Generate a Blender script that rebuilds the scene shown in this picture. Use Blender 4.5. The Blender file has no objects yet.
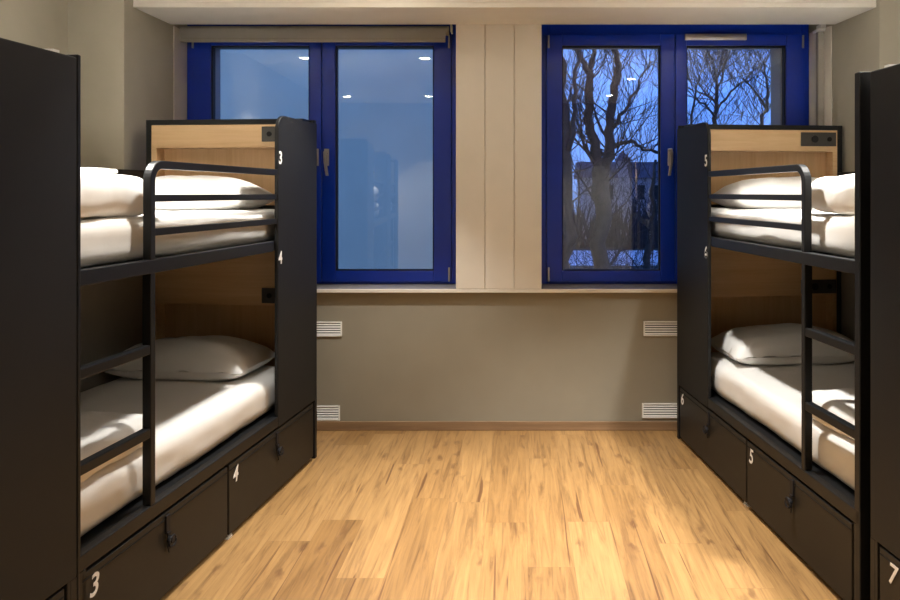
import bpy, bmesh, math, random
from mathutils import Vector, Matrix, noise

random.seed(7)
scene = bpy.context.scene
COL = scene.collection
EYE = 1.5
F, PX, PY = 780.0, 518.5, 193.0


def at(px, py, d):
    """world point seen at photo position (px, py) at distance d into the room"""
    return Vector(((px - PX) / F * d, d, EYE - (py - PY) / F * d))


# ------------------------------------------------------------------ mesh builder
class MB:
    def __init__(self, s=1):
        self.v, self.f, self.s = [], [], s

    def add(self, verts, faces):
        n = len(self.v)
        self.v += [(p[0], p[1] * self.s, p[2]) for p in verts]
        self.f += [tuple(i + n for i in q) for q in faces]
        return self

    def box(self, x0, x1, y0, y1, z0, z1):
        vs = [(x, y, z) for x in (x0, x1) for y in (y0, y1) for z in (z0, z1)]
        return self.add(vs, [(0, 1, 3, 2), (4, 6, 7, 5), (0, 4, 5, 1), (2, 3, 7, 6), (0, 2, 6, 4), (1, 5, 7, 3)])

    def prism(self, pts, lo, hi, axis='z'):
        """extrude a polygon; axis is the extrusion direction"""
        def P(a, b, c):
            return {'z': (a, b, c), 'y': (a, c, b), 'x': (c, a, b)}[axis]
        n = len(pts)
        vs = [P(a, b, lo) for a, b in pts] + [P(a, b, hi) for a, b in pts]
        fs = [tuple(range(n))[::-1], tuple(range(n, 2 * n))]
        fs += [(i, (i + 1) % n, n + (i + 1) % n, n + i) for i in range(n)]
        return self.add(vs, fs)

    def strip(self, path, half, y0, y1):
        """flat bar of width 2*half following a path in the x-z plane, between y0 and y1"""
        n = len(path)
        vs = []
        for i, (a, b) in enumerate(path):
            p0, p1 = path[max(0, i - 1)], path[min(n - 1, i + 1)]
            dx, dz = p1[0] - p0[0], p1[1] - p0[1]
            L = math.hypot(dx, dz)
            nx, nz = -dz / L * half, dx / L * half
            vs += [(a + nx, y0, b + nz), (a - nx, y0, b - nz), (a - nx, y1, b - nz), (a + nx, y1, b + nz)]
        fs = [(0, 1, 2, 3), tuple(4 * (n - 1) + k for k in (3, 2, 1, 0))]
        for i in range(n - 1):
            for k in range(4):
                a, b = 4 * i + k, 4 * i + (k + 1) % 4
                fs.append((a, b, b + 4, a + 4))
        return self.add(vs, fs)

    def tube(self, path, radii, seg=8):
        n = len(path)
        path = [Vector(p) for p in path]
        if not hasattr(radii, '__len__'):
            radii = [radii] * n
        vs, fs = [], []
        for i, p in enumerate(path):
            d = (path[min(n - 1, i + 1)] - path[max(0, i - 1)]).normalized()
            a = d.cross(Vector((0, 0, 1)) if abs(d.z) < .9 else Vector((1, 0, 0))).normalized()
            b = d.cross(a)
            for k in range(seg):
                t = 2 * math.pi * k / seg
                vs.append(p + (a * math.cos(t) + b * math.sin(t)) * radii[i])
        for i in range(n - 1):
            for k in range(seg):
                a, b = i * seg + k, i * seg + (k + 1) % seg
                fs.append((a, b, b + seg, a + seg))
        fs.append(tuple(range(seg)))
        fs.append(tuple((n - 1) * seg + k for k in range(seg))[::-1])
        return self.add(vs, fs)

    def cyl(self, c, axis, r, h, seg=20, r2=None):
        c = Vector(c)
        d = {'x': Vector((1, 0, 0)), 'y': Vector((0, 1, 0)), 'z': Vector((0, 0, 1))}[axis]
        return self.tube([c - d * h / 2, c + d * h / 2], [r, r if r2 is None else r2], seg)

    def build(self, name, mat, parent=None, bevel=0.0, smooth=False, seg=2):
        me = bpy.data.meshes.new(name)
        me.from_pydata([tuple(p) for p in self.v], [], self.f)
        bm = bmesh.new()
        bm.from_mesh(me)
        bmesh.ops.recalc_face_normals(bm, faces=bm.faces)
        bm.to_mesh(me)
        bm.free()
        me.materials.append(mat)
        o = bpy.data.objects.new(name, me)
        COL.objects.link(o)
        if parent:
            o.parent = parent
        if bevel:
            m = o.modifiers.new('bevel', 'BEVEL')
            m.width = bevel
            m.segments = seg
            m.limit_method = 'ANGLE'
            m.angle_limit = math.radians(40)
        if smooth or bevel:
            for p in me.polygons:
                p.use_smooth = smooth
        return o


def tag(o, label, cat, group=None):
    o['label'], o['category'] = label, cat
    if group:
        o['group'] = group
    return o


def thing(name, label, cat, loc=(0, 0, 0), rz=0.0, group=None):
    o = bpy.data.objects.new(name, None)
    o.empty_display_size = .1
    COL.objects.link(o)
    o.location = loc
    o.rotation_euler = (0, 0, rz)
    return tag(o, label, cat, group)


def struct(o):
    o['kind'] = 'structure'
    return o


def sroot(name, loc=(0, 0, 0)):
    o = bpy.data.objects.new(name, None)
    COL.objects.link(o)
    o.location = loc
    return struct(o)


def digit(ch, size, mat, parent, M, shear=0.0, name='number', bold=.0):
    cu = bpy.data.curves.new('digit', 'FONT')
    cu.body = ch
    cu.size = size
    cu.align_x = 'CENTER'
    cu.align_y = 'CENTER'
    cu.shear = shear
    cu.offset = bold
    cu.extrude = .0006
    t = bpy.data.objects.new('tmp', cu)
    COL.objects.link(t)
    bpy.context.view_layer.update()
    me = bpy.data.meshes.new_from_object(t.evaluated_get(bpy.context.evaluated_depsgraph_get()))
    bpy.data.objects.remove(t)
    me.transform(M)
    me.name = name
    me.materials.clear()
    me.materials.append(mat)
    o = bpy.data.objects.new(name, me)
    COL.objects.link(o)
    o.parent = parent
    return o


# ------------------------------------------------------------------ materials
def mat_new(name):
    m = bpy.data.materials.new(name)
    m.use_nodes = True
    nt = m.node_tree
    return m, nt, nt.nodes['Principled BSDF']


def N(nt, t, **kw):
    n = nt.nodes.new(t)
    for k, v in kw.items():
        if k.startswith('i_'):
            n.inputs[k[2:].replace('_', ' ')].default_value = v
        else:
            setattr(n, k, v)
    return n


def plain(name, col, rough=.6, metal=0.0, var=.06, scale=6.0, bump=0.0, bscale=200.0, spec=.5, coords='Object'):
    m, nt, b = mat_new(name)
    tc = N(nt, 'ShaderNodeTexCoord')
    nz = N(nt, 'ShaderNodeTexNoise')
    nz.inputs['Scale'].default_value = scale
    nz.inputs['Detail'].default_value = 4
    nt.links.new(tc.outputs[coords], nz.inputs['Vector'])
    rp = N(nt, 'ShaderNodeValToRGB')
    rp.color_ramp.elements[0].position, rp.color_ramp.elements[1].position = .3, .7
    rp.color_ramp.elements[0].color = tuple(c * (1 - var) for c in col) + (1,)
    rp.color_ramp.elements[1].color = tuple(min(1, c * (1 + var)) for c in col) + (1,)
    nt.links.new(nz.outputs['Fac'], rp.inputs['Fac'])
    nt.links.new(rp.outputs['Color'], b.inputs['Base Color'])
    b.inputs['Roughness'].default_value = rough
    b.inputs['Metallic'].default_value = metal
    b.inputs['Specular IOR Level'].default_value = .28 if col[0] < .02 and col[2] < .02 else spec
    if bump:
        n2 = N(nt, 'ShaderNodeTexNoise')
        n2.inputs['Scale'].default_value = bscale
        n2.inputs['Detail'].default_value = 3
        nt.links.new(tc.outputs[coords], n2.inputs['Vector'])
        bp = N(nt, 'ShaderNodeBump')
        bp.inputs['Strength'].default_value = bump
        bp.inputs['Distance'].default_value = .002
        nt.links.new(n2.outputs['Fac'], bp.inputs['Height'])
        nt.links.new(bp.outputs['Normal'], b.inputs['Normal'])
    return m


def wood(name, c0, c1, axis, rough=.45, scale=1.0):
    """straight grained oak laminate, grain running along the given local axis"""
    m, nt, b = mat_new(name)
    tc = N(nt, 'ShaderNodeTexCoord')
    mp = N(nt, 'ShaderNodeMapping')
    sc = [34 * scale] * 3
    sc[axis] = 1.6 * scale
    mp.inputs['Scale'].default_value = sc
    nt.links.new(tc.outputs['Object'], mp.inputs['Vector'])
    nz = N(nt, 'ShaderNodeTexNoise')
    nz.inputs['Scale'].default_value = 1.0
    nz.inputs['Detail'].default_value = 6
    nz.inputs['Roughness'].default_value = .8
    nz.inputs['Distortion'].default_value = .4
    nt.links.new(mp.outputs['Vector'], nz.inputs['Vector'])
    rp = N(nt, 'ShaderNodeValToRGB')
    rp.color_ramp.elements[0].position, rp.color_ramp.elements[1].position = .3, .72
    rp.color_ramp.elements[0].color = c0 + (1,)
    rp.color_ramp.elements[1].color = c1 + (1,)
    nt.links.new(nz.outputs['Fac'], rp.inputs['Fac'])
    nt.links.new(rp.outputs['Color'], b.inputs['Base Color'])
    b.inputs['Roughness'].default_value = rough
    return m


def floor_mat():
    m, nt, b = mat_new('oak_floor')
    L = nt.links.new
    g = N(nt, 'ShaderNodeNewGeometry')
    def MA(op, a, b=None, c=None):
        n = N(nt, 'ShaderNodeMath', operation=op)
        for k, v in enumerate((a, b, c)):
            if v is None:
                continue
            if isinstance(v, (int, float)):
                n.inputs[k].default_value = v
            else:
                L(v, n.inputs[k])
        return n.outputs[0]
    PW_, PL_ = .187, 1.28
    sx = N(nt, 'ShaderNodeSeparateXYZ')
    L(g.outputs['Position'], sx.inputs[0])
    xr = MA('DIVIDE', MA('ADD', sx.outputs['X'], 10.06), PW_)
    row = MA('FLOOR', xr)
    wn1 = N(nt, 'ShaderNodeTexWhiteNoise', noise_dimensions='1D')
    L(row, wn1.inputs['W'])
    yr = MA('ADD', MA('DIVIDE', MA('ADD', sx.outputs['Y'], 10.0), PL_), wn1.outputs['Value'])
    colm = MA('FLOOR', yr)
    cv = N(nt, 'ShaderNodeCombineXYZ')
    L(row, cv.inputs[0])
    L(colm, cv.inputs[1])
    wn2 = N(nt, 'ShaderNodeTexWhiteNoise', noise_dimensions='2D')
    L(cv.outputs[0], wn2.inputs['Vector'])
    fx, fy = MA('FRACT', xr), MA('FRACT', yr)
    ex = MA('MULTIPLY', MA('MINIMUM', fx, MA('SUBTRACT', 1.0, fx)), PW_)
    ey = MA('MULTIPLY', MA('MINIMUM', fy, MA('SUBTRACT', 1.0, fy)), PL_)
    joint = MA('LESS_THAN', MA('MINIMUM', ex, ey), .0011)
    plank = wn2.outputs['Color']
    # grain : position shifted by a per-plank random amount
    addv = N(nt, 'ShaderNodeVectorMath', operation='MULTIPLY_ADD')
    addv.inputs[1].default_value = (7.3, 11.1, 0)
    L(plank, addv.inputs[0])
    L(g.outputs['Position'], addv.inputs[2])
    mp = N(nt, 'ShaderNodeMapping')
    mp.inputs['Scale'].default_value = (34, 1.9, 1)
    L(addv.outputs['Vector'], mp.inputs['Vector'])
    n1 = N(nt, 'ShaderNodeTexNoise')
    n1.inputs['Scale'].default_value = 1.0
    n1.inputs['Detail'].default_value = 7
    n1.inputs['Roughness'].default_value = .62
    n1.inputs['Distortion'].default_value = 1.1
    L(mp.outputs['Vector'], n1.inputs['Vector'])
    r1 = N(nt, 'ShaderNodeValToRGB')
    e = r1.color_ramp.elements
    e[0].position, e[0].color = .24, (.155, .078, .03, 1)
    e[1].position, e[1].color = .70, (.46, .27, .103, 1)
    k = e.new(.48)
    k.color = (.36, .205, .078, 1)
    L(n1.outputs['Fac'], r1.inputs['Fac'])
    # plank tint
    mul = N(nt, 'ShaderNodeMix', data_type='RGBA', blend_type='MULTIPLY')
    mul.inputs['Factor'].default_value = 1
    tint = N(nt, 'ShaderNodeValToRGB')
    tint.color_ramp.elements[0].color = (.70, .65, .58, 1)
    tint.color_ramp.elements[1].color = (1.0, 1.0, 1.0, 1)
    L(wn2.outputs['Value'], tint.inputs['Fac'])
    L(r1.outputs['Color'], mul.inputs['A'])
    L(tint.outputs['Color'], mul.inputs['B'])
    # knots and short dark cracks
    mk = N(nt, 'ShaderNodeMapping')
    mk.inputs['Scale'].default_value = (15, 5.2, 1)
    L(addv.outputs['Vector'], mk.inputs['Vector'])
    wn = N(nt, 'ShaderNodeTexNoise')
    wn.inputs['Scale'].default_value = 3.0
    wn.inputs['Detail'].default_value = 3
    L(mk.outputs['Vector'], wn.inputs['Vector'])
    wadd = N(nt, 'ShaderNodeVectorMath', operation='MULTIPLY_ADD')
    wadd.inputs[1].default_value = (.7, .7, .7)
    L(wn.outputs['Color'], wadd.inputs[0])
    L(mk.outputs['Vector'], wadd.inputs[2])
    vo = N(nt, 'ShaderNodeTexVoronoi', voronoi_dimensions='2D')
    vo.inputs['Scale'].default_value = 1.0
    L(wadd.outputs['Vector'], vo.inputs['Vector'])
    rk = N(nt, 'ShaderNodeValToRGB')
    rk.color_ramp.elements[0].position, rk.color_ramp.elements[0].color = .08, (1, 1, 1, 1)
    rk.color_ramp.elements[1].position, rk.color_ramp.elements[1].color = .34, (0, 0, 0, 1)
    L(vo.outputs['Distance'], rk.inputs['Fac'])
    sel = N(nt, 'ShaderNodeSeparateColor')
    L(vo.outputs['Color'], sel.inputs['Color'])
    gt = N(nt, 'ShaderNodeMath', operation='GREATER_THAN')
    gt.inputs[1].default_value = .38
    L(sel.outputs['Red'], gt.inputs[0])
    km = N(nt, 'ShaderNodeMath', operation='MULTIPLY')
    L(rk.outputs['Color'], km.inputs[0])
    L(gt.outputs['Value'], km.inputs[1])
    gate = N(nt, 'ShaderNodeTexNoise')
    gate.inputs['Scale'].default_value = 1.0
    gate.inputs['Detail'].default_value = 2
    gm = N(nt, 'ShaderNodeMapping')
    gm.inputs['Scale'].default_value = (4.2, 1.7, 1)
    L(addv.outputs['Vector'], gm.inputs['Vector'])
    L(gm.outputs['Vector'], gate.inputs['Vector'])
    gr_ = N(nt, 'ShaderNodeValToRGB')
    gr_.color_ramp.elements[0].position, gr_.color_ramp.elements[0].color = .555, (0, 0, 0, 1)
    gr_.color_ramp.elements[1].position, gr_.color_ramp.elements[1].color = .62, (1, 1, 1, 1)
    L(gate.outputs['Fac'], gr_.inputs['Fac'])
    km2 = N(nt, 'ShaderNodeMath', operation='MULTIPLY')
    L(km.outputs['Value'], km2.inputs[0])
    L(gr_.outputs['Color'], km2.inputs[1])
    km = km2
    ks = N(nt, 'ShaderNodeMath', operation='MULTIPLY')
    ks.inputs[1].default_value = .62
    L(km.outputs['Value'], ks.inputs[0])
    mixk = N(nt, 'ShaderNodeMix', data_type='RGBA')
    mixk.inputs['B'].default_value = (.10, .042, .018, 1)
    L(ks.outputs['Value'], mixk.inputs['Factor'])
    L(mul.outputs['Result'], mixk.inputs['A'])
    # long thin cracks
    mc = N(nt, 'ShaderNodeMapping')
    mc.inputs['Scale'].default_value = (26, .8, 1)
    L(addv.outputs['Vector'], mc.inputs['Vector'])
    nc = N(nt, 'ShaderNodeTexNoise')
    nc.inputs['Scale'].default_value = 1.0
    nc.inputs['Detail'].default_value = 2
    nc.inputs['Distortion'].default_value = .6
    L(mc.outputs['Vector'], nc.inputs['Vector'])
    rc = N(nt, 'ShaderNodeValToRGB')
    rc.color_ramp.elements[0].position, rc.color_ramp.elements[0].color = .30, (1, 1, 1, 1)
    rc.color_ramp.elements[1].position, rc.color_ramp.elements[1].color = .325, (0, 0, 0, 1)
    L(nc.outputs['Fac'], rc.inputs['Fac'])
    cs = N(nt, 'ShaderNodeMath', operation='MULTIPLY')
    cs.inputs[1].default_value = .85
    L(rc.outputs['Color'], cs.inputs[0])
    mixc = N(nt, 'ShaderNodeMix', data_type='RGBA')
    mixc.inputs['B'].default_value = (.12, .05, .02, 1)
    L(cs.outputs['Value'], mixc.inputs['Factor'])
    L(mixk.outputs['Result'], mixc.inputs['A'])
    # joints
    sm = N(nt, 'ShaderNodeMath', operation='MULTIPLY')
    sm.inputs[1].default_value = .45
    L(joint, sm.inputs[0])
    mixs = N(nt, 'ShaderNodeMix', data_type='RGBA')
    mixs.inputs['B'].default_value = (.2, .1, .04, 1)
    L(sm.outputs['Value'], mixs.inputs['Factor'])
    L(mixc.outputs['Result'], mixs.inputs['A'])
    L(mixs.outputs['Result'], b.inputs['Base Color'])
    b.inputs['Roughness'].default_value = .42
    bp = N(nt, 'ShaderNodeBump')
    bp.inputs['Strength'].default_value = .12
    bp.inputs['Distance'].default_value = .002
    L(n1.outputs['Fac'], bp.inputs['Height'])
    L(bp.outputs['Normal'], b.inputs['Normal'])
    return m


def glass_mat(name, refl_scale=1.0, milk=0.0):
    """double glazing: see-through with the mirror-like reflection of two panes"""
    m = bpy.data.materials.new(name)
    m.use_nodes = True
    nt = m.node_tree
    nt.nodes.clear()
    L = nt.links.new
    out = N(nt, 'ShaderNodeOutputMaterial')
    fr = N(nt, 'ShaderNodeFresnel')
    fr.inputs['IOR'].default_value = 1.5
    mu = N(nt, 'ShaderNodeMath', operation='MULTIPLY', use_clamp=True)
    mu.inputs[1].default_value = refl_scale
    L(fr.outputs['Fac'], mu.inputs[0])
    tr = N(nt, 'ShaderNodeBsdfTransparent')
    tr.inputs['Color'].default_value = (.93, .95, .96, 1)
    gl = N(nt, 'ShaderNodeBsdfGlossy')
    gl.inputs['Roughness'].default_value = .006
    gl.inputs['Color'].default_value = (1, 1, 1, 1)
    base = tr.outputs[0]
    if milk:
        df = N(nt, 'ShaderNodeBsdfTranslucent')
        df.inputs['Color'].default_value = (.9, .95, .97, 1)
        mm = N(nt, 'ShaderNodeMixShader')
        mm.inputs[0].default_value = milk
        L(tr.outputs[0], mm.inputs[1])
        L(df.outputs[0], mm.inputs[2])
        base = mm.outputs[0]
    mx = N(nt, 'ShaderNodeMixShader')
    L(mu.outputs[0], mx.inputs[0])
    L(base, mx.inputs[1])
    L(gl.outputs[0], mx.inputs[2])
    L(mx.outputs[0], out.inputs['Surface'])
    return m


def emit(name, col, strength):
    m = bpy.data.materials.new(name)
    m.use_nodes = True
    nt = m.node_tree
    nt.nodes.clear()
    e = N(nt, 'ShaderNodeEmission')
    e.inputs['Color'].default_value = col + (1,)
    e.inputs['Strength'].default_value = strength
    o = N(nt, 'ShaderNodeOutputMaterial')
    nt.links.new(e.outputs[0], o.inputs['Surface'])
    return m


M = {}
M['wall'] = plain('wall_paint', (.40, .37, .295), .75, bump=.05, bscale=90, var=.03)
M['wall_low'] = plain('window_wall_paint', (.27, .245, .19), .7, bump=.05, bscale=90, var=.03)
M['cream'] = plain('cream_panel', (.72, .68, .61), .55, var=.02)
M['white'] = plain('white_paint', (.80, .77, .71), .7, var=.02)
M['ceiling'] = plain('ceiling_paint', (.78, .76, .72), .8, var=.02)
M['floor'] = floor_mat()
M['base'] = wood('baseboard_wood', (.20, .12, .065), (.33, .21, .115), 0, .5, .6)
M['sill'] = plain('sill_stone', (.40, .38, .36), .22, var=.08, scale=25)
M['blue'] = plain('blue_frame', (.003, .034, .42), .28, var=.05)
M['rubber'] = plain('black_gasket', (.012, .012, .015), .6)
M['steel'] = plain('brushed_steel', (.62, .60, .57), .3, metal=.9)
M['glass'] = glass_mat('window_glass', 1.9)
M['metal'] = plain('black_powder_coat', (.0092, .0098, .0108), .42, bump=.08, bscale=500, var=.05)
M['panel'] = plain('charcoal_laminate', (.0108, .0114, .0122), .55, bump=.06, bscale=300, var=.08, scale=3)
M['drawer'] = plain('charcoal_drawer_laminate', (.018, .016, .0135), .5, bump=.06, bscale=300, var=.06, scale=3)
M['shaded_wall'] = plain('shaded_wall_grey', (.20, .185, .16), .6)  # tone of the wall in shade, put into the colour
M['plate'] = plain('anthracite_socket_plate', (.045, .042, .038), .45)
M['dark'] = plain('dark_gap', (.008, .008, .008), .8)
M['oak'] = wood('light_oak', (.60, .385, .195), (.76, .545, .315), 1, .5, .5)
M['oak_back'] = wood('light_oak_vertical', (.55, .35, .18), (.70, .49, .275), 2, .55, .5)
M['paint'] = plain('white_number', (.93, .92, .90), .6, var=.01)
M['pale'] = plain('pale_edge_band', (.86, .86, .88), .5, var=.01)
M['sheet'] = plain('white_sheet', (.80, .785, .76), .85, bump=.25, bscale=14, var=.015)
M['pillow'] = plain('white_pillowcase', (.83, .82, .80), .85, bump=.2, bscale=18, var=.015)
M['duvet'] = plain('white_duvet', (.84, .83, .81), .85, bump=.25, bscale=12, var=.015)
M['blind'] = plain('taupe_blind_fabric', (.36, .335, .29), .8, var=.03)
M['vent'] = plain('vent_plastic', (.80, .79, .76), .5, var=.02)
M['facade'] = plain('pale_plaster', (.66, .64, .44), .9, var=.06, scale=1.5)
M['facade2'] = plain('grey_render', (.30, .29, .32), .9, var=.08, scale=2)
M['roof'] = plain('slate_roof', (.06, .06, .09), .8, var=.15, scale=4)
M['bark'] = plain('tree_bark', (.05, .044, .038), .95, var=.3, scale=12)
M['twig'] = plain('twig_bark', (.035, .03, .03), .95, var=.2, scale=12)
M['soil'] = plain('dark_lawn', (.05, .055, .04), .95, var=.4, scale=1.5)
M['ext'] = plain('outer_reveal_render', (.42, .41, .38), .85, var=.04)
m, nt, b = mat_new('pond_water')
b.inputs['Base Color'].default_value = (.02, .03, .05, 1)
b.inputs['Roughness'].default_value = .08
b.inputs['IOR'].default_value = 1.33
nz = N(nt, 'ShaderNodeTexNoise')
nz.inputs['Scale'].default_value = 2
bp = N(nt, 'ShaderNodeBump')
bp.inputs['Strength'].default_value = .08
nt.links.new(nz.outputs['Fac'], bp.inputs['Height'])
nt.links.new(bp.outputs['Normal'], b.inputs['Normal'])
M['water'] = m
M['snow'] = plain('lawn_snow', (.80, .82, .85), .9, var=.05, scale=.8)
M['lamp'] = emit('lamp_disc', (1.0, .90, .74), 60)

# ------------------------------------------------------------------ room shell
CEIL = 2.80
DW = 4.937          # wall surface below the sill
DG = 5.165          # window plane
REAR = -0.95
ZS = .897           # sill top
ZT = 2.558          # underside of the soffit
xl0, xl1 = -2.185, -2.20     # left pillar flank at the wall / at its front edge
xr0, xr1 = 1.985, 2.045      # right pillar flank

fl = struct(MB().box(-3.0, 3.0, REAR - .1, DW + .4, -.08, 0).build('floor', M['floor']))
ce = struct(MB().box(-3.0, 3.0, REAR - .1, DG + .4, CEIL, CEIL + .1).build('ceiling', M['ceiling']))
struct(MB().prism([(-2.512, 4.35), (-2.72, REAR), (-2.85, REAR), (-2.85, 4.35)], 0, CEIL).build('wall_left', M['wall']))
struct(MB().prism([(2.56, 4.42), (2.70, REAR), (2.85, REAR), (2.85, 4.42)], 0, CEIL).build('wall_right', M['wall']))
struct(MB().box(-2.85, 2.85, REAR - .1, REAR, 0, CEIL).build('wall_rear', M['wall']))
struct(MB().prism([(-2.85, 4.35), (xl1, 4.35), (xl0, DW), (-2.205, DG + .09), (-2.85, DG + .09)], 0, CEIL)
       .build('wall_left_pillar', M['wall'], bevel=.004))
struct(MB().prism([(2.85, 4.42), (xr1, 4.42), (xr0, DW), (1.945, DG + .09), (2.85, DG + .09)], 0, CEIL)
       .build('wall_right_pillar', M['wall'], bevel=.004))
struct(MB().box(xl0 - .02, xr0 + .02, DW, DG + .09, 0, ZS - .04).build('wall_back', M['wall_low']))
struct(MB().box(xl0, xr0, DW - .014, DW, 0, .057).build('baseboard_back', M['base'], bevel=.003))
# soffit over the windows
s = MB()
s.prism([(-2.1965, 4.444), (2.04, 4.444), (1.9895, 4.90), (-2.184, 4.90)], ZT, ZT + .03)
s.prism([(-2.1965, 4.444), (2.04, 4.444), (2.037, 4.47), (-2.1955, 4.47)], ZT + .03, CEIL)
struct(s.build('ceiling_soffit', M['white'], bevel=.003))
# light lining of the window recess
struct(MB().prism([(xl0 + .0005, DW), (-2.203, DG), (-2.196, DG), (xl0 + .006, DW)], ZS, ZT).build('trim_reveal', M['cream']))
struct(MB().prism([(xr0 - .0005, DW), (1.9645, DG), (1.925, DG), (xr0 - .008, DW)], ZS, ZT).build('trim_reveal.001', M['cream']))
# sill
struct(MB().box(-2.183, 1.983, 4.902, DG - .005, ZS - .022, ZS).build('trim_sill', M['sill'], bevel=.002))
struct(MB().box(-2.183, 1.983, 4.893, 4.902, ZS - .023, ZS - .0005).build('trim_sill_nosing', M['cream'], bevel=.002))
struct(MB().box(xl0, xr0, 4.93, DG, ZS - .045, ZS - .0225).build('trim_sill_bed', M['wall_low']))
# cream column between the windows: three boards with shadow joints
x456, x541 = (456 - PX) / F * 4.9, (541.5 - PX) / F * 4.9
j1, j2 = (485 - PX) / F * 4.9, (514 - PX) / F * 4.9
col = sroot('trim_column')
MB().box(x456 + .004, x541 - .004, 4.908, DG, ZS, CEIL).build('column_core', M['cream'], col)
for a, c in ((x456, j1 - .002), (j1 + .002, j2 - .0012), (j2 + .0012, x541)):
    MB().box(a, c, 4.893, 4.908, ZS + .001, CEIL).build('board', M['cream'], col, bevel=.003)
struct(MB().box(j2 + .006, j2 + .010, 4.889, 4.893, ZS + .001, ZT).build('trim_column_bead', M['cream']))
# lintel / outside wall round the glazing
e = MB()
e.box(-2.9, -2.086, DG + .09, 5.46, -.3, 3.2)
e.box(1.765, 2.9, DG + .09, 5.46, -.3, 3.2)
e.box(-.48, .22, DG + .09, 5.46, -.3, 3.2)
for a, c in ((-2.086, -.48), (.22, 1.765)):
    e.box(a, c, DG + .09, 5.46, 2.505, 3.2)
    e.box(a, c, DG + .09, 5.46, -.3, .93)
struct(e.build('wall_exterior', M['ext']))


# ------------------------------------------------------------------ windows
def wx(px):
    return (px - PX) / F * DG


def wz(py):
    return EYE - (py - PY) / F * DG


def ring(mb, x0, x1, z0, z1, w, y0, y1, wt=None, wb=None):
    wt = w if wt is None else wt
    wb = w if wb is None else wb
    mb.box(x0, x0 + w, y0, y1, z0, z1)
    mb.box(x1 - w, x1, y0, y1, z0, z1)
    mb.box(x0 + w, x1 - w, y0, y1, z0, z0 + wb)
    mb.box(x0 + w, x1 - w, y0, y1, z1 - wt, z1)
    return mb


def window(n, px0, pxm, px1, panes):
    root = sroot('window_%d' % n)
    x0, x1, xm = wx(px0), wx(px1), wx(pxm)
    z0, z1 = ZS + .001, 2.66
    f = ring(MB(), x0, x1, z0, z1, .052, DG, DG + .075, wt=.135, wb=.03)
    f.box(xm - .02, xm + .02, DG, DG + .075, z0 + .03, z1 - .135)
    f.build('window_frame', M['blue'], root, bevel=.004)
    for k, (pa, pb, a, c) in enumerate(((panes[0], panes[1], x0 + .036, xm - .002), (panes[2], panes[3], xm + .002, x1 - .036))):
        ga, gb, gz0, gz1 = wx(pa), wx(pb), wz(270.5), wz(46)
        sm = MB()
        y0, y1 = DG - .022, DG + .05
        zz0, zz1 = z0 + .016, z1 - .11
        sm.box(a, ga, y0, y1, zz0, zz1)
        sm.box(gb, c, y0, y1, zz0, zz1)
        sm.box(ga, gb, y0, y1, zz0, gz0)
        sm.box(ga, gb, y0, y1, gz1, zz1)
        sash = sm.build('sash', M['blue'], root, bevel=.004)
        ring(MB(), ga, gb, gz0, gz1, .007, y0 + .012, y1 - .01).build('gasket', M['rubber'], sash)
        MB().box(ga + .004, gb - .004, DG + .012, DG + .016, gz0 + .004, gz1 - .004).build('pane', M['glass'], sash)
        # handle on the meeting stile
        hx = xm - .034 if k == 0 else xm + .034
        h = MB()
        h.box(hx - .016, hx + .016, y0 - .012, y0, wz(166), wz(149))
        h.cyl((hx, y0 - .025, wz(154)), 'y', .011, .03, 14)
        h.prism([(hx - .012, wz(152)), (hx + .012, wz(152)), (hx + .010, wz(163)), (hx + .013 * (1 if k else -1) + .009, wz(176)),
                 (hx + .013 * (1 if k else -1) - .009, wz(176)), (hx - .010, wz(163))], y0 - .052, y0 - .036, 'y')
        h.build('handle', M['steel'], root, bevel=.003)
        hg = x0 + .050 if k == 0 else x1 - .050
        for za, zb in ((wz(281), wz(267)), (wz(49), wz(36))):
            MB().box(hg - .006, hg + .006, y0 - .013, y0 - .0005, za, zb).build('hinge', M['steel'], root, bevel=.003)
    return root, xm


w1, _ = window(1, 187, 322.5, 457, (212, 310, 336, 434))
w2, xm2 = window(2, 541, 674.5, 809, (562, 660, 686, 785))
v = MB()
v.box(wx(684), wx(745), DG - .042, DG - .0225, wz(41), wz(35))
v.box(wx(684) + .004, wx(745) - .004, DG - .046, DG - .042, wz(39.5), wz(37))
v.build('trickle_vent', M['steel'], w2, bevel=.003)

# roller blind, rolled up over window 1
bl = thing('roller_blind', 'taupe roller blind rolled up along the top of the blue window', 'blind', (wx(176), 5.02, 2.52))
B0, B1 = (177 - PX) / F * 5.03, (450 - PX) / F * 5.03
bx, by, bz = bl.location
zt, zm_, zb = EYE + (PY - 25.5) / F * 5.03, EYE + (PY - 32) / F * 5.03, EYE + (PY - 41) / F * 5.03
r = MB()
r.cyl(((B0 + B1) / 2 - bx, 5.068 - by, (zt + zm_) / 2 - .006 - bz), 'x', .030, B1 - B0 - .02, 28)
r.build('fabric_roll', M['blind'], bl, smooth=False)
MB().box(B0 + .02 - bx, B1 - .03 - bx, 5.034 - by, 5.044 - by, zb + .012 - bz, zm_ + .012 - bz).build('fabric', M['blind'], bl)
MB().box(B0 + .02 - bx, B1 - .03 - bx, 5.026 - by, 5.052 - by, zb - .006 - bz, zb + .018 - bz).build('bottom_bar', M['blind'], bl, bevel=.004)
for xx in (B0 - .006, B1 + .002):
    MB().box(xx - bx, xx + .010 - bx, 5.02 - by, 5.11 - by, zb + .06 - bz, zt + .012 - bz).build('bracket', M['vent'], bl, bevel=.002)
br_ = thing('blind_bracket', 'small white blind bracket in the top corner beyond the second blue window', 'bracket', tuple(at(821, 28, 5.0)))
q = br_.location
bo = MB()
bo.box(-.030, .025, -.012, .07, -.022, -.006)
bo.box(-.012, .025, -.022, .05, -.010, .022)
bo.cyl((.005, -.02, .004), 'y', .016, .03, 14)
bo.build('bracket_body', M['vent'], br_, bevel=.003)
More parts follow.
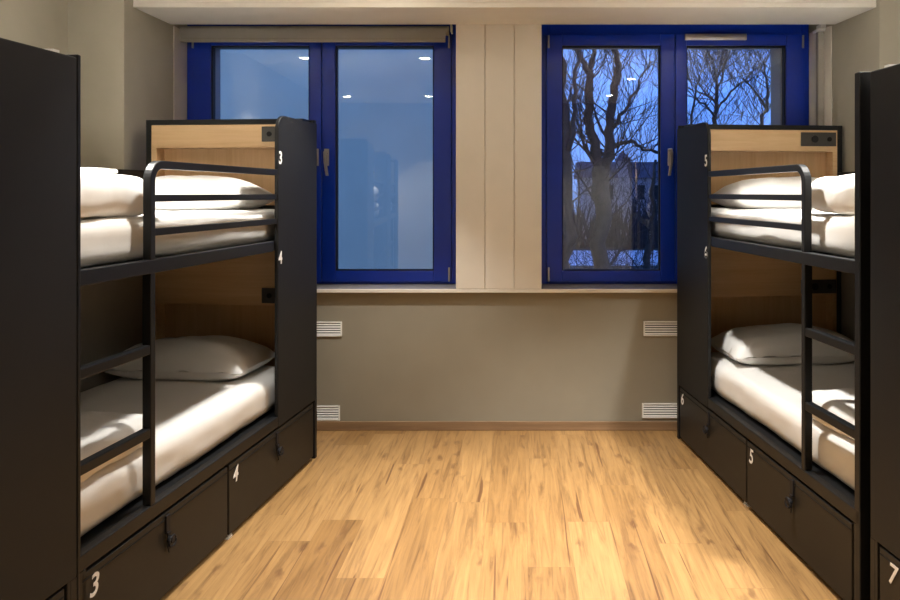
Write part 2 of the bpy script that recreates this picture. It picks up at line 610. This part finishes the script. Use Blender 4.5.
tag(MB().box((817.5 - PX) / F * 5.0, (823.5 - PX) / F * 5.0, 4.99, 5.03, ZS + .002, q.z - .025)
    .build('blind_guide_rail', M['blind'], bevel=.002),
    'slim taupe blind guide rail running down beside the second blue window', 'rail')


# ------------------------------------------------------------------ wall vents
def vent(px, py, label):
    w, h = .262, .095
    c = at(px, py, DW)
    t = thing('wall_vent', label, 'vent', (c.x, DW, c.z), 0, 'white vents in the window wall')
    f = ring(MB(), -w / 2, w / 2, -h / 2, h / 2, .010, -.010, -.0005)
    f.build('vent_frame', M['vent'], t, bevel=.003)
    MB().box(-w / 2 + .008, w / 2 - .008, -.003, -.0006, -h / 2 + .008, h / 2 - .008).build('vent_backing', M['dark'], t)
    for k in range(5):
        z = -h / 2 + .010 + (h - .02) * (k + .5) / 5
        MB().prism([(-.0095, z - .0045), (-.008, z - .0055), (-.0032, z + .001), (-.0032, z + .003), (-.0055, z + .003)],
                   -w / 2 + .010, w / 2 - .010, 'x').build('slat', M['vent'], t)
    return t


vent(321.5, 329, 'white louvred vent under the sill beside the bunk marked 3, upper of two')
vent(319.5, 413, 'white louvred vent just above the baseboard beside the bunk marked 4')
vent(664, 328.5, 'white louvred vent under the sill beside the bunk marked 6, upper of two')
vent(662.5, 410.5, 'white louvred vent just above the baseboard beside the locker marked 6')

# ------------------------------------------------------------------ bunk beds
LEN = 2.06
HB, HP = 1.912, 1.893


def bunk(loc, rz, s, nums, socket_low, label, near=False, WID=1.0, LEN=2.06, pw=.03):
    """local x runs from head to foot, y across (times s), z up"""
    t = thing('bunk_bed', label, 'bunk bed', loc, rz, 'black metal bunk beds')
    mb = lambda: MB(s)
    HP, HB = (1.914, 1.920) if near else (1.893, 1.912)
    PT = .020

    # full height board behind the head, with the oak shelf units in front
    hb = mb().box(0, .028, .004, WID, .02, HB).box(.028, .125, WID - .03, WID, .39, HB) \
        .box(.028, .125, .032, WID - .03, HB - .028, HB) \
        .build('headboard', M['metal'], t, bevel=.003)

    def oak_unit(z0, zb, z1):
        y0, y1 = .034, WID - .031
        u = mb().box(.029, .034, y0, y1, z0, z1)
        u.build('shelf_back', M['oak_back'], hb)
        u = mb().box(.034, .122, y0, y1, zb, z1)           # upper box front
        u.box(.034, .122, y0, y0 + .03, z0, zb).box(.034, .122, y1 - .03, y1, z0, zb)
        u.build('shelf_unit', M['oak'], hb, bevel=.002)
        a = (y0 + .012, y0 + .235) if socket_low else (y1 - .235, y1 - .012)
        zc = (z1 - .055) if z0 > 1 else zb + .055
        MB(s).box(.122, .132, a[0], a[1], zc - .042, zc + .042).build('socket_plate', M['plate'], hb, bevel=.002)
        for k in (.38, .80):
            yc = a[0] + (a[1] - a[0]) * k
            mm = MB(s)
            mm.cyl((.134, yc, zc), 'x', .022 if k < .5 else .014, .006, 18)
            mm.build('socket', M['dark' if k > .5 else 'metal'], hb)

    oak_unit(1.43, 1.753, HB - .03)
    oak_unit(.41, .876, 1.195)
    # aisle side privacy panel, its near top corner rounded
    r, U = .085, .545
    pts = [(0, .33), (U, .33), (U, HP - .02 - r)]
    for k in range(1, 9):
        a = math.pi / 2 * k / 8
        pts.append((U - r + r * math.cos(a), HP - r + (r) * math.sin(a)))
    pts.append((0, HP))
    sp = mb().prism(pts, 0, PT, 'y').build('side_panel', M['panel'], t, bevel=.004)
    # corner posts
    for a, c, d, e_, zt_ in ((0, .03, 0, .034, .331), (.126, .166, WID - .04, WID, 1.2)):
        mb().box(a, c, d, e_, 0, zt_).build('post', M['metal'], t, bevel=.003)
    # foot board
    fb0 = LEN - .078 if near else LEN - pw
    fbo = mb().box(fb0, fb0 + (.028 if near else pw), PT + .001 if near else 0, WID, .02, HB - .006 if near else HB + .012).build('footboard', M['metal'], t, bevel=.003)
    if near:
        mb().box(fb0, fb0 + .028, PT + .001, WID, HB - .006, HB + .0065).build('edge_band', M['pale'], fbo)
        mb().prism([(LEN - .62, .33), (LEN, .33), (LEN, HP), (LEN - .62, HP)], 0, PT, 'y').build('side_panel', M['panel'], t, bevel=.004)
        mb().box(LEN - .03, LEN, 0, .034, 0, .331).build('post', M['metal'], t, bevel=.003)
    # upper frame
    u_end = LEN - .078 if near else LEN - pw
    mb().box(.126, u_end, PT + .001, .034, 1.212, 1.262).box(.6, 1.46 if near else u_end, 0, .034, 1.212, 1.262) \
        .build('bed_rail', M['metal'], t, bevel=.004)
    mb().box(.126, u_end, .034, WID - .04, 1.214, 1.249).build('bed_base', M['metal'], t)
    wall = mb().box(.126, u_end, WID - .036, WID - .014, 1.2, 1.625).build('wall_side_board', M['panel'], t, bevel=.003)
    mb().box(.17, u_end, WID - .032, WID - .012, .386, 1.2).build('shaded_wall_panel', M['shaded_wall'], t)  # added panel, its grey standing in for the shaded wall behind the open side
    if not near:
        mb().tube([(1.30, WID - .045, 1.20), (1.58, WID - .045, .98)], .004, 8).build('brace_rod', M['steel'], t)
    # guard rail with a rounded corner, then the ladder under it
    lu = 1.44 if near else 1.664
    hw, zc = .015, 1.603
    R = .062
    path = [(U + .001, zc), (lu - hw - R, zc)]
    for k in range(1, 9):
        a = math.pi / 2 * k / 8
        path.append((lu - hw - R + R * math.sin(a), zc - R + R * math.cos(a)))
    path.append((lu - hw, 1.262))
    gy = .001
    gr = mb().strip(path, hw, gy, gy + .031).build('guard_rail', M['metal'], t, bevel=.003)
    for z in (1.481, 1.359):
        mb().box(U + .001, lu - .028, gy + .004, gy + .027, z - .013, z + .013).build('guard_bar', M['metal'], gr, bevel=.002)
    ld = mb().box(lu - .030, lu, .001, .034, .385, 1.212).build('ladder_post', M['metal'], t, bevel=.003)
    mb().cyl((lu - .015, .017, 1.263), 'z', .008, .008, 12).build('bolt', M['steel'], ld)
    l2 = lu - .42 if near else LEN - pw
    if near:
        mb().box(l2, l2 + .030, .001, .034, .385, 1.212).build('ladder_post', M['metal'], t, bevel=.003)
        ra, rb = l2 + .03, lu - .03
    else:
        mb().box(l2 - .004, l2 + pw, -.001, .034, .385, HB + .011).build('ladder_post', M['metal'], t, bevel=.003)
        ra, rb = lu, l2 - .004
    for z in (.925, .628):
        mb().box(ra, rb, .002, .034, z, z + .034).build('rung', M['metal'], t, bevel=.004)
    # base with two lockers
    mb().box(.03, U + .001, PT + .0005, .032, .334, .385).box(U + .001, LEN - (.621 if near else .001), 0, .032, .334, .385).box(.03, LEN - .001, .032, WID - .03, .350, .376) \
        .build('base_frame', M['metal'], t, bevel=.004)
    mb().box(.02, LEN - .02, .024, WID - .02, .03, .334).build('locker_carcass', M['dark'], t)
    mb().box(LEN - .043, LEN - .001, .001, .030, 0, .334).build('post', M['metal'], t, bevel=.003)
    spans = ((.056, 1.068), (1.082, LEN - (.055 if (s > 0 or near) else .02)))
    for (a, c), num in zip(spans, nums[2:]):
        dr = mb().box(a, c, .001, .020, .022, .322).build('locker_drawer', M['drawer'], t, bevel=.003)
        mb().box(a + .004, c - .004, -.0015, .0015, .298, .301).build('lip', M['dark'], dr)
        uc = .56 if a < 1 else 1.56
        hp = mb()
        hp.box(uc - .013, uc + .013, -.006, .001, .245, .312)
        hp.prism([(uc - .011, .250), (uc + .011, .250), (uc + .009, .195), (uc, .172), (uc - .009, .195)], -.010, -.005, 'y')
        hp.tube([(uc + .022 * math.cos(q_), -.022 + .0 * q_, .217 + .020 * math.sin(q_)) for q_ in
                 [2 * math.pi * i / 14 for i in range(15)]], .0045, 8)
        hp.cyl((uc, -.015, .222), 'y', .012, .022, 14)
        hp.build('hasp', M['rubber'], dr, bevel=.001)
        un = (c - (.075 if near else .055)) if s < 0 else (a + .050)
        # number faces the aisle
        Mx = Matrix.Translation((un, -s * .0012, .262)) @ Matrix.Rotation(math.pi if s < 0 else 0, 4, 'Z') @ Matrix.Rotation(math.radians(90), 4, 'X')
        digit(num, .098, M['paint'], dr, Mx, .18, bold=.0012)
        mb().prism([(c - .045 if a < 1 else c - .04, 0), (c - .005, 0), (c - .02, .012), (c - .035, .016)], .006, .03, 'y') \
            .build('foot_wedge', M['cream'], t)
    if not near:
        for num, z in zip(nums[:2], (1.674, 1.172)):
            un = U - .026
            Mx = Matrix.Translation((un, -s * .0012, z)) @ Matrix.Rotation(math.pi if s < 0 else 0, 4, 'Z') @ Matrix.Rotation(math.radians(90), 4, 'X')
            digit(num, .088, M['paint'], sp, Mx, 0, bold=.002)
    return t


def frame_of(A, ang):
    return lambda u, v, z: None


TL, TR = .098, .106
nl, nr = math.hypot(1, TL), math.hypot(1, TR)
uL = Vector((-TL / nl, -1 / nl, 0))
vL = Vector((-1 / nl, TL / nl, 0))
uR = Vector((TR / nr, -1 / nr, 0))
vR = Vector((1 / nr, TR / nr, 0))
AL = Vector((-1.145, 4.432, 0))
AR = Vector((.972, 4.785, 0))
rzL, rzR = math.atan2(uL.y, uL.x), math.atan2(uR.y, uR.x)
bunk(AL, rzL, -1, '3443', True, 'black bunk with ladder, side panel marked 3 above 4, by the blind', WID=.95, LEN=2.060, pw=.010)
bunk(AR, rzR, 1, '5665', False, 'black bunk with ladder, side panel marked 5 above 6, by the tree view', LEN=2.075)
AL2 = AL + uL * (2.060 + LEN + .003)
AR2 = AR + uR * (2.075 + LEN + .065)
bunk(AL2, math.atan2(-uL.y, -uL.x), 1, '1221', False, 'tall black bunk end panel cutting off the view on the left edge, no number showing', near=True, WID=.95)
bunk(AR2, math.atan2(-uR.y, -uR.x), -1, '7887', True, 'tall black bunk panel on the right edge, its locker marked 7', near=True)


# ------------------------------------------------------------------ bedding
def rounded_block(L, W, H, r, nx, ny, nz, seed, amp, freq=(3, 3, 3), crown=0.0):
    """soft block centred on the origin in x,y and standing on z=0, with cloth wrinkles"""
    vs, idx = [], {}
    fs = []

    def V(i, j, k):
        key = (i, j, k)
        if key not in idx:
            p = Vector((-L / 2 + L * i / nx, -W / 2 + W * j / ny, H * k / nz))
            q = Vector((max(-L / 2 + r, min(L / 2 - r, p.x)), max(-W / 2 + r, min(W / 2 - r, p.y)), max(r, min(H - r, p.z))))
            d = p - q
            if d.length > 1e-6:
                m_ = max(abs(d.x), abs(d.y), abs(d.z))
                p = q + d.normalized() * m_
            n = d.normalized() if d.length > 1e-6 else Vector((0, 0, 1))
            w = noise.fractal(Vector((p.x * freq[0] + seed * 3.1, p.y * freq[1], p.z * freq[2] + seed)), 1.0, 2.0, 4)
            p = p + n * w * amp
            if k > nz * .5:
                p.z += crown * (1 - (2 * p.x / L) ** 2) * (1 - (2 * p.y / W) ** 2)
            p.z = max(p.z, 0)
            if not crown:
                p.z = min(p.z, H)
            idx[key] = len(vs)
            vs.append(p)
        return idx[key]
    for i in range(nx):
        for j in range(ny):
            fs.append((V(i, j, nz), V(i + 1, j, nz), V(i + 1, j + 1, nz), V(i, j + 1, nz)))
            fs.append((V(i, j, 0), V(i, j + 1, 0), V(i + 1, j + 1, 0), V(i + 1, j, 0)))
    for i in range(nx):
        for k in range(nz):
            fs.append((V(i, 0, k), V(i + 1, 0, k), V(i + 1, 0, k + 1), V(i, 0, k + 1)))
            fs.append((V(i, ny, k), V(i, ny, k + 1), V(i + 1, ny, k + 1), V(i + 1, ny, k)))
    for j in range(ny):
        for k in range(nz):
            fs.append((V(0, j, k), V(0, j, k + 1), V(0, j + 1, k + 1), V(0, j + 1, k)))
            fs.append((V(nx, j, k), V(nx, j + 1, k), V(nx, j + 1, k + 1), V(nx, j, k + 1)))
    return vs, fs


def pillow_mesh(L, W, H, seed):
    n = 36
    vs, fs = [], []
    for sgn in (1, -1):
        for i in range(n + 1):
            for j in range(n + 1):
                a, c = -1 + 2 * i / n, -1 + 2 * j / n
                pr = (1 - abs(a) ** 2.6) * (1 - abs(c) ** 3.2)
                h = max(0, pr) ** .5
                # pulled-in sides between pointed corners
                x = a * L / 2 * (1 - .07 * (1 - c * c))
                y = c * W / 2 * (1 - .05 * (1 - a * a))
                w = noise.fractal(Vector((x * 5 + seed * 2.3, y * 4, seed)), 1.0, 2.0, 4)
                fold = noise.noise(Vector((x * 3 + seed, y * 22, seed * 1.7))) * max(0, 1 - h) * .014
                if sgn > 0:
                    z = H * .30 + H * .70 * h * (1 + .10 * w) + fold
                else:
                    z = H * .30 - H * .30 * min(1, h * 1.5)
                vs.append((x, y, z))
    m = (n + 1) ** 2
    for o in (0, m):
        for i in range(n):
            for j in range(n):
                k = o + i * (n + 1) + j
                fs.append((k, k + n + 1, k + n + 2, k + 1))
    return vs, fs, m, n


def soft(name, vs, fs, mat, M4, label, cat, group, weld=True):
    me = bpy.data.meshes.new(name)
    me.from_pydata([tuple(p) for p in vs], [], fs)
    bm = bmesh.new()
    bm.from_mesh(me)
    if weld:
        bmesh.ops.remove_doubles(bm, verts=bm.verts, dist=.0005)
    bmesh.ops.recalc_face_normals(bm, faces=bm.faces)
    bm.to_mesh(me)
    bm.free()
    for p in me.polygons:
        p.use_smooth = True
    me.materials.append(mat)
    o = bpy.data.objects.new(name, me)
    COL.objects.link(o)
    o.matrix_world = M4
    return tag(o, label, cat, group)


def bed_frame(A, u, v, uc, vc, z):
    p = A + u * uc + v * vc
    ang = math.atan2(u.y, u.x)
    return Matrix.Translation((p.x, p.y, z)) @ Matrix.Rotation(ang, 4, 'Z')


def dress(A, u, v, side, seed, W=1.0):
    where = {'L': ('3', '4'), 'R': ('5', '6')}[side]
    for lvl, z0, mt in ((0, 1.250, .165), (1, .377, .178)):
        nm = where[lvl]
        word = 'upper' if lvl == 0 else 'lower'
        # mattress in a fitted sheet
        vs, fs = rounded_block(1.885, .875 - (1 - W), mt, .055, 90, 44, 10, seed + lvl, .009, (2.2, 5, 5))
        soft('mattress', vs, fs, M['sheet'], bed_frame(A, u, v, .136 + .9425, .064 + .4375 - (1 - W) / 2, z0),
             'white sheeted mattress on the %s berth marked %s' % (word, nm), 'mattress', 'white mattresses on the bunks')
        # pillow against the headboard
        vs, fs, m_, n_ = pillow_mesh(.46, .78 if side == 'R' else .74, .175 if lvl == 0 else .185, seed * 1.3 + lvl * 5)
        soft('pillow', vs, fs, M['pillow'], bed_frame(A, u, v, .385, .52 + (.035 if side == 'L' else 0) - (1 - W) / 2, z0 + mt),
             'white pillow at the head of the %s berth marked %s' % (word, nm), 'pillow', 'white pillows on the bunks')
        # folded duvet at the foot
        dh = .150 if lvl == 0 else .115
        vs, fs = rounded_block(.53, .84 - (1 - W), dh, .068 if lvl == 0 else .055, 44, 60, 10, seed * 2 + lvl * 3 + 9, .012, (5, 4, 6), .022)
        soft('folded_duvet', vs, fs, M['duvet'], bed_frame(A, u, v, 1.75, .492 - (1 - W) / 2, z0 + mt),
             'folded white duvet at the ladder end of the %s berth marked %s' % (word, nm), 'duvet', 'folded duvets on the bunks')


dress(AL, uL, vL, 'L', 1, .95)
dress(AR, uR, vR, 'R', 4)
vs, fs = rounded_block(.10, .15, .018, .008, 14, 18, 6, 41, .004, (14, 12, 14), .004)
soft('folded_cloth', vs, fs, M['pillow'], bed_frame(AL, uL, vL, 1.60, .27, 1.570),
     'small white cloth lying on top of the folded duvet on the upper berth marked 3', 'cloth', None)

for A_, u_, v_, side_, W_, sd in ((AL2, -uL, vL, 'left', .95, 21), (AR2, -uR, vR, 'right', 1.0, 27)):
    vs, fs = rounded_block(1.80, .875 - (1 - W_), .165, .055, 60, 30, 8, sd, .006, (2.2, 5, 5))
    soft('mattress', vs, fs, M['sheet'], bed_frame(A_, u_, v_, .136 + .90, .5015 - (1 - W_) / 2, 1.250),
         'white mattress on the upper berth mirrored in the %s window' % side_, 'mattress', 'white mattresses on the bunks')
    vs, fs, m_, n_ = pillow_mesh(.46, .80, .175, sd * 1.1)
    soft('pillow', vs, fs, M['pillow'], bed_frame(A_, u_, v_, .385, .50 - (1 - W_) / 2, 1.415),
         'white pillow on the upper berth mirrored in the %s window' % side_, 'pillow', 'white pillows on the bunks')

# ------------------------------------------------------------------ outside
ground = MB().box(-60, 60, 5.47, 120, -2.3, -2.0).build('ground', M['soil'])
struct(ground)
sn = MB().box(-4, 22, 37.5, 47, -2.0, -1.96).build('snow', M['snow'])
sn['kind'] = 'stuff'
sn['label'] = 'pale strip of snow lying on the lawn beyond the trees'
sn['category'] = 'snow'
hm = MB()
rg = random.Random(5)
for k in range(620):
    c0 = Vector((rg.uniform(-6, 26), rg.uniform(49, 52), 0))
    top = rg.uniform(1.6, 3.2)
    p1 = c0 + Vector((rg.uniform(-.7, .7), rg.uniform(-.4, .4), top))
    hm.tube([c0, c0.lerp(p1, .5) + Vector((rg.uniform(-.15, .15), 0, 0)), p1], [.12, .09, .02], 4)
hd = hm.build('hedge', M['twig'])
hd.location.z = -2.0
hd['kind'] = 'stuff'
hd['label'] = 'dark bare hedge between the snowy lawn and the distant house'
hd['category'] = 'hedge'
nb = thing('neighbouring_house', 'pale plastered house wall close outside the left window', 'house', (-5.2, 9.5, -2.0))
MB().box(-6, 4.75, 0, 5, 0, 8).build('house_wall', M['facade'], nb)
MB().prism([(-6.3, 8), (5.0, 8), (-.6, 11)], -.25, 5.2, 'y').build('house_roof', M['roof'], nb)

fh = thing('distant_house', 'grey house with a pointed turret far beyond the trees', 'house', tuple(at(625, 193, 60)))
c = fh.location.copy()
fh.location.z = -2.0
zt0 = at(0, 178, 60).z + 2.0
MB().box(-3.2, 4.2, 0, 6, 0, zt0).build('house_wall', M['facade2'], fh)
zr = at(0, 161, 60).z + 2.0
MB().prism([(-.3, zt0), (6.3, zt0), (4.2, zr), (1.8, zr)], -3.5, 4.5, 'x').build('house_roof', M['roof'], fh)
tr_ = MB().box(-.55, .25, -.25, .7, 0, zr).build('turret', M['facade2'], fh)
za = at(0, 150, 60).z + 2.0
pm = MB()
pm.add([(-.75, -.45, zr), (.45, -.45, zr), (.45, .9, zr), (-.75, .9, zr), (-.15, .2, za)],
       [(0, 1, 4), (1, 2, 4), (2, 3, 4), (3, 0, 4), (0, 3, 2, 1)])
pm.build('turret_roof', M['roof'], tr_)
for xx in (-2.6, -1.4, 1.0, 2.2, 3.3):
    MB().box(xx, xx + .5, -.04, .02, 3.0, 4.1).build('house_window', M['rubber'], fh)


RS = 1.0


def branch(mb, p, d, L, r, depth, rng, up=.12, spread=.75, kids=(3, 5)):
    n = 5
    pts, rad = [p.copy()], [r]
    dd = d.copy()
    for i in range(n):
        dd = (dd + Vector((rng.uniform(-1, 1), rng.uniform(-1, 1), rng.uniform(-1, 1))) * .28 + Vector((0, 0, up))).normalized()
        pts.append(pts[-1] + dd * L / n)
        rad.append(r * (1 - .6 * (i + 1) / n))
    mb[min(depth, 1)].tube(pts, rad, 5 if depth < 2 else 3)
    if depth >= (4 if RS > 1.2 else 3) or r < .0030:
        return
    for k in range(rng.randint(*kids)):
        t = rng.uniform(.25, 1.0)
        i = min(n - 1, int(t * n))
        q = pts[i].lerp(pts[i + 1], t * n - i)
        ax = Vector((rng.uniform(-1, 1), rng.uniform(-1, 1), rng.uniform(-.5, .9)))
        nd = (dd + ax.normalized() * spread * 1.25).normalized()
        branch(mb, q, nd, L * rng.uniform(.5, .72), max(.0034 * RS, rad[i] * rng.uniform(.5, .7)), depth + 1, rng, up, spread, kids)


def tree(label, d, limbs, seed, reach, kids=(3, 4), base_px=None, dens=1.0):
    """limbs: list of polylines [(px, py, radius_px), ...] at distance d"""
    global RS
    RS = d / 11
    rng = random.Random(seed)
    p0 = at(limbs[0][0][0], limbs[0][0][1], d)
    t = thing('bare_tree', label, 'tree', (p0.x, d, -2.0), 0, 'bare trees outside the right window')
    O = Vector(t.location)
    mbs = [MB(), MB()]
    for L_ in limbs:
        pts = [at(a, b_, d) - O for a, b_, _ in L_]
        for i, q in enumerate(pts):
            q.y += rng.uniform(-.03, .03) * d * .3 * min(1, i)
        rad = [rr / F * d for _, _, rr in L_]
        fine, frad = [pts[0]], [rad[0]]
        for i in range(1, len(pts)):
            seg = (pts[i] - pts[i - 1]).length
            for q_ in (.33, .67, 1.0):
                off = Vector((rng.uniform(-1, 1), 0, rng.uniform(-1, 1))) * seg * (.09 if q_ < 1 else 0)
                fine.append(pts[i - 1].lerp(pts[i], q_) + off)
                frad.append(rad[i - 1] + (rad[i] - rad[i - 1]) * q_)
        pts, rad = fine, frad
        if L_ is limbs[0]:
            pts.insert(0, Vector((0, 0, 0)))
            rad.insert(0, rad[0] * 1.25)
        mbs[0].tube(pts, rad, 8)
        for i in range(1, len(pts)):
            if L_ is limbs[0] and i == 1:
                continue
            for k in range(1 if rng.random() < .75 * dens else 0):
                tt = rng.random()
                q = pts[i - 1].lerp(pts[i], tt)
                ax = (pts[i] - pts[i - 1]).normalized()
                side = Vector((rng.choice((-1, 1)) * rng.uniform(.5, 1), rng.uniform(-.7, .7), rng.uniform(-.1, .8)))
                branch(mbs, q, (ax * .5 + side).normalized(), reach * rng.uniform(.6, 1.1), max(.0075 * RS, rad[i] * rng.uniform(.10, .24)), 1, rng, kids=kids)
    mbs[0].build('trunk', M['bark'], t, smooth=True)
    mbs[1].build('branches', M['twig'], t)
    return t


tree('bare tree with a forked trunk in the middle of the tree-view pane', 11.0, [
    [(602, 280, 8), (601, 230, 8), (600, 190, 8.5), (601, 168, 9)],
    [(600, 172, 6), (595, 150, 5.2), (590, 125, 4.6), (588, 100, 4.2), (590, 75, 3.6), (580, 55, 2.6), (574, 35, 2)],
    [(589, 80, 2.6), (592, 60, 2.4), (596, 40, 2)],
    [(604, 172, 6), (609, 150, 5.2), (611, 125, 4.6), (613, 100, 4.4), (617, 80, 4), (619, 66, 3.6), (613, 50, 2.8), (608, 30, 2)],
    [(613, 128, 2.2), (624, 112, 1.8), (636, 92, 1.5), (642, 75, 1.2), (652, 60, .9)],
    [(612, 148, 2.2), (622, 143, 2), (634, 142, 1.8), (643, 150, 1.6), (652, 150, 1.4), (664, 156, 1.1)],
    [(606, 160, 2), (598, 148, 1.8)],
], 3, 1.1, dens=1.3)
tree('thick bare tree trunk at the window side of the tree-view pane', 9.0, [
    [(567, 280, 7), (567, 220, 6.5), (566, 160, 6), (565, 120, 5.4), (562, 80, 4.6), (556, 40, 3.6)],
    [(568, 150, 3), (576, 110, 2.5), (574, 80, 2), (580, 50, 1.6)],
], 5, .9, dens=1.6)
tree('slim bare tree with spreading branches behind the pane above the bunk marked 5', 17.0, [
    [(718, 280, 3.4), (717, 200, 3), (717, 140, 2.4), (717, 108, 2.1), (717, 85, 1.8), (714, 66, 1.3), (706, 50, 1)],
    [(717, 92, 1.5), (724, 74, 1.2), (727, 55, 1)],
    [(717, 104, 1.4), (706, 96, 1), (694, 88, .7)],
    [(717, 112, 1.4), (730, 92, 1.1), (742, 82, .8)],
    [(716, 118, 1.3), (703, 104, 1), (693, 98, .8)],
], 11, 1.5, dens=1.6)
tree('twiggy bare tree behind the right edge of the pane above the bunk marked 5', 19.0, [
    [(770, 280, 3), (768, 200, 2.6), (764, 125, 2), (766, 100, 1.7), (768, 80, 1.2), (765, 60, .9)],
    [(766, 108, 1.4), (754, 90, 1.1), (744, 78, .8)],
    [(767, 112, 1.2), (777, 92, 1), (780, 76, .7)],
], 17, 1.6, dens=2.2)
tree('slender bare tree behind the pane edge next to the window handle', 15.0, [
    [(648, 280, 3.6), (650, 245, 3.4), (655, 215, 2.6), (652, 185, 2), (656, 160, 1.4)],
    [(690, 130, 1.4), (694, 105, 1.2), (697, 85, .9), (703, 70, .7)],
], 23, 1.4, dens=1.8)


def shrub(px, d, h, w, seed, label):
    global RS
    RS = 1.0
    rng = random.Random(seed)
    p = at(px, 193, d)
    t = thing('bare_shrub', label, 'shrub', (p.x, d, -2.0), 0, 'bare shrubs under the trees')
    mbs = [MB(), MB()]
    for k in range(16):
        dr = Vector((rng.uniform(-1, 1) * w, rng.uniform(-.8, .8) * w, 1)).normalized()
        branch(mbs, Vector((rng.uniform(-.5, .5), rng.uniform(-.3, .3), 0)), dr, h * rng.uniform(.6, 1), .014, 1, rng, up=.02, spread=.8, kids=(4, 6))
    mbs[1].build('branches', M['twig'], t)


shrub(580, 16, 3.1, .5, 1, 'tangled bare shrub filling the window-side lower corner of the tree view')
shrub(612, 18, 3.3, .5, 2, 'tangled bare shrub behind the forked tree trunk')
shrub(645, 17, 3.2, .5, 3, 'tangled bare shrub low beside the window handle edge of the tree view')

# ------------------------------------------------------------------ lights
def downlight(x, y, power, r=.045, spot=150, label=''):
    t = thing('ceiling_downlight', label, 'light', (x, y, CEIL), 0, 'round ceiling downlights')
    rim = MB()
    n = 28
    vs, fs = [], []
    for k in range(n):
        a = 2 * math.pi * k / n
        for rr, z in ((.052, -.001), (.062, -.001), (.060, -.007), (.052, -.007)):
            vs.append((rr * math.cos(a), rr * math.sin(a), z))
    for k in range(n):
        for q_ in range(4):
            a, c_ = 4 * k + q_, 4 * k + (q_ + 1) % 4
            a2, c2 = 4 * ((k + 1) % n) + q_, 4 * ((k + 1) % n) + (q_ + 1) % 4
            fs.append((a, c_, c2, a2))
    rim.add(vs, fs)
    rim.build('trim_ring', M['vent'], t)
    MB().cyl((0, 0, -.003), 'z', .050, .004, 24).build('lens', M['lamp'], t)
    ld = bpy.data.lights.new('downlight_beam', 'SPOT')
    ld.energy = power
    ld.color = (1.0, .965, .905)
    ld.shadow_soft_size = r
    ld.spot_size = math.radians(spot)
    ld.spot_blend = .6
    lo = bpy.data.objects.new('downlight_beam', ld)
    COL.objects.link(lo)
    lo.parent = t
    lo.location = (0, 0, -.02)


downlight(-.90, 2.85, 55, spot=78, label='round ceiling downlight mirrored at the top of the left window, right pane')
downlight(-.72, 3.95, 90, spot=74, label='round ceiling downlight in front of the soffit beside the panel marked 3')
downlight(.53, 3.40, 120, spot=78, label='round ceiling downlight over the aisle beside the bunk marked 5')
downlight(-2.05, 2.87, 190, spot=98, label='round ceiling downlight above the upper berth marked 3')
downlight(1.42, 3.09, 185, spot=98, label='round ceiling downlight above the upper berth marked 5')
downlight(-1.2, -.1, 110, spot=104, label='round ceiling downlight by the door end mirrored in the left window')
downlight(1.2, 0, 110, spot=104, label='round ceiling downlight by the door end mirrored in the right window')
downlight(-2.3, -.1, 110, spot=104, label='round ceiling downlight above the berth mirrored in the left window')
downlight(1.28, 1.5, 110, spot=104, label='round ceiling downlight over the near end of the right bunk row')

# ------------------------------------------------------------------ dusk sky
w = bpy.data.worlds.new('dusk')
scene.world = w
w.use_nodes = True
nt = w.node_tree
nt.nodes.clear()
out = N(nt, 'ShaderNodeOutputWorld')
bg = N(nt, 'ShaderNodeBackground')
tc = N(nt, 'ShaderNodeTexCoord')
sep = N(nt, 'ShaderNodeSeparateXYZ')
nt.links.new(tc.outputs['Generated'], sep.inputs[0])
rp = N(nt, 'ShaderNodeValToRGB')
el = rp.color_ramp.elements
el[0].position, el[0].color = 0.0, (.13, .23, .55, 1)
el[1].position, el[1].color = .6, (.05, .13, .52, 1)
k = el.new(.12)
k.color = (.085, .225, .74, 1)
cl = N(nt, 'ShaderNodeTexNoise')
cl.inputs['Scale'].default_value = 5
cl.inputs['Detail'].default_value = 5
nt.links.new(tc.outputs['Generated'], cl.inputs['Vector'])
crp = N(nt, 'ShaderNodeValToRGB')
crp.color_ramp.elements[0].position, crp.color_ramp.elements[0].color = .45, (0, 0, 0, 1)
crp.color_ramp.elements[1].position, crp.color_ramp.elements[1].color = .75, (.5, .5, .5, 1)
nt.links.new(cl.outputs['Fac'], crp.inputs['Fac'])
mx = N(nt, 'ShaderNodeMix', data_type='RGBA')
mx.inputs['B'].default_value = (.22, .40, .88, 1)
nt.links.new(crp.outputs['Color'], mx.inputs['Factor'])
nt.links.new(sep.outputs['Z'], rp.inputs['Fac'])
nt.links.new(rp.outputs['Color'], mx.inputs['A'])
nt.links.new(mx.outputs['Result'], bg.inputs['Color'])
bg.inputs['Strength'].default_value = 1.0
nt.links.new(bg.outputs[0], out.inputs['Surface'])

# ------------------------------------------------------------------ camera
cam = bpy.data.cameras.new('camera')
cam.sensor_width = 36
cam.lens = F / 900 * 36
cam.shift_x = -(PX - 450) / 900
cam.shift_y = -(300 - PY) / 900
cam.clip_start = .02
co = bpy.data.objects.new('camera', cam)
COL.objects.link(co)
co.location = (0, 0, EYE)
co.rotation_euler = (math.radians(90), 0, 0)
scene.camera = co

scene.view_settings.view_transform = 'Standard'
scene.view_settings.look = 'None'
scene.view_settings.gamma = 1
scene.view_settings.use_curve_mapping = False
scene.view_settings.exposure = 1.2
scene.cycles.use_denoising = True
scene.cycles.max_bounces = 10
scene.cycles.diffuse_bounces = 6
scene.cycles.transparent_max_bounces = 12
scene.cycles.caustics_reflective = False
scene.cycles.caustics_refractive = False
scene.cycles.sample_clamp_indirect = 6
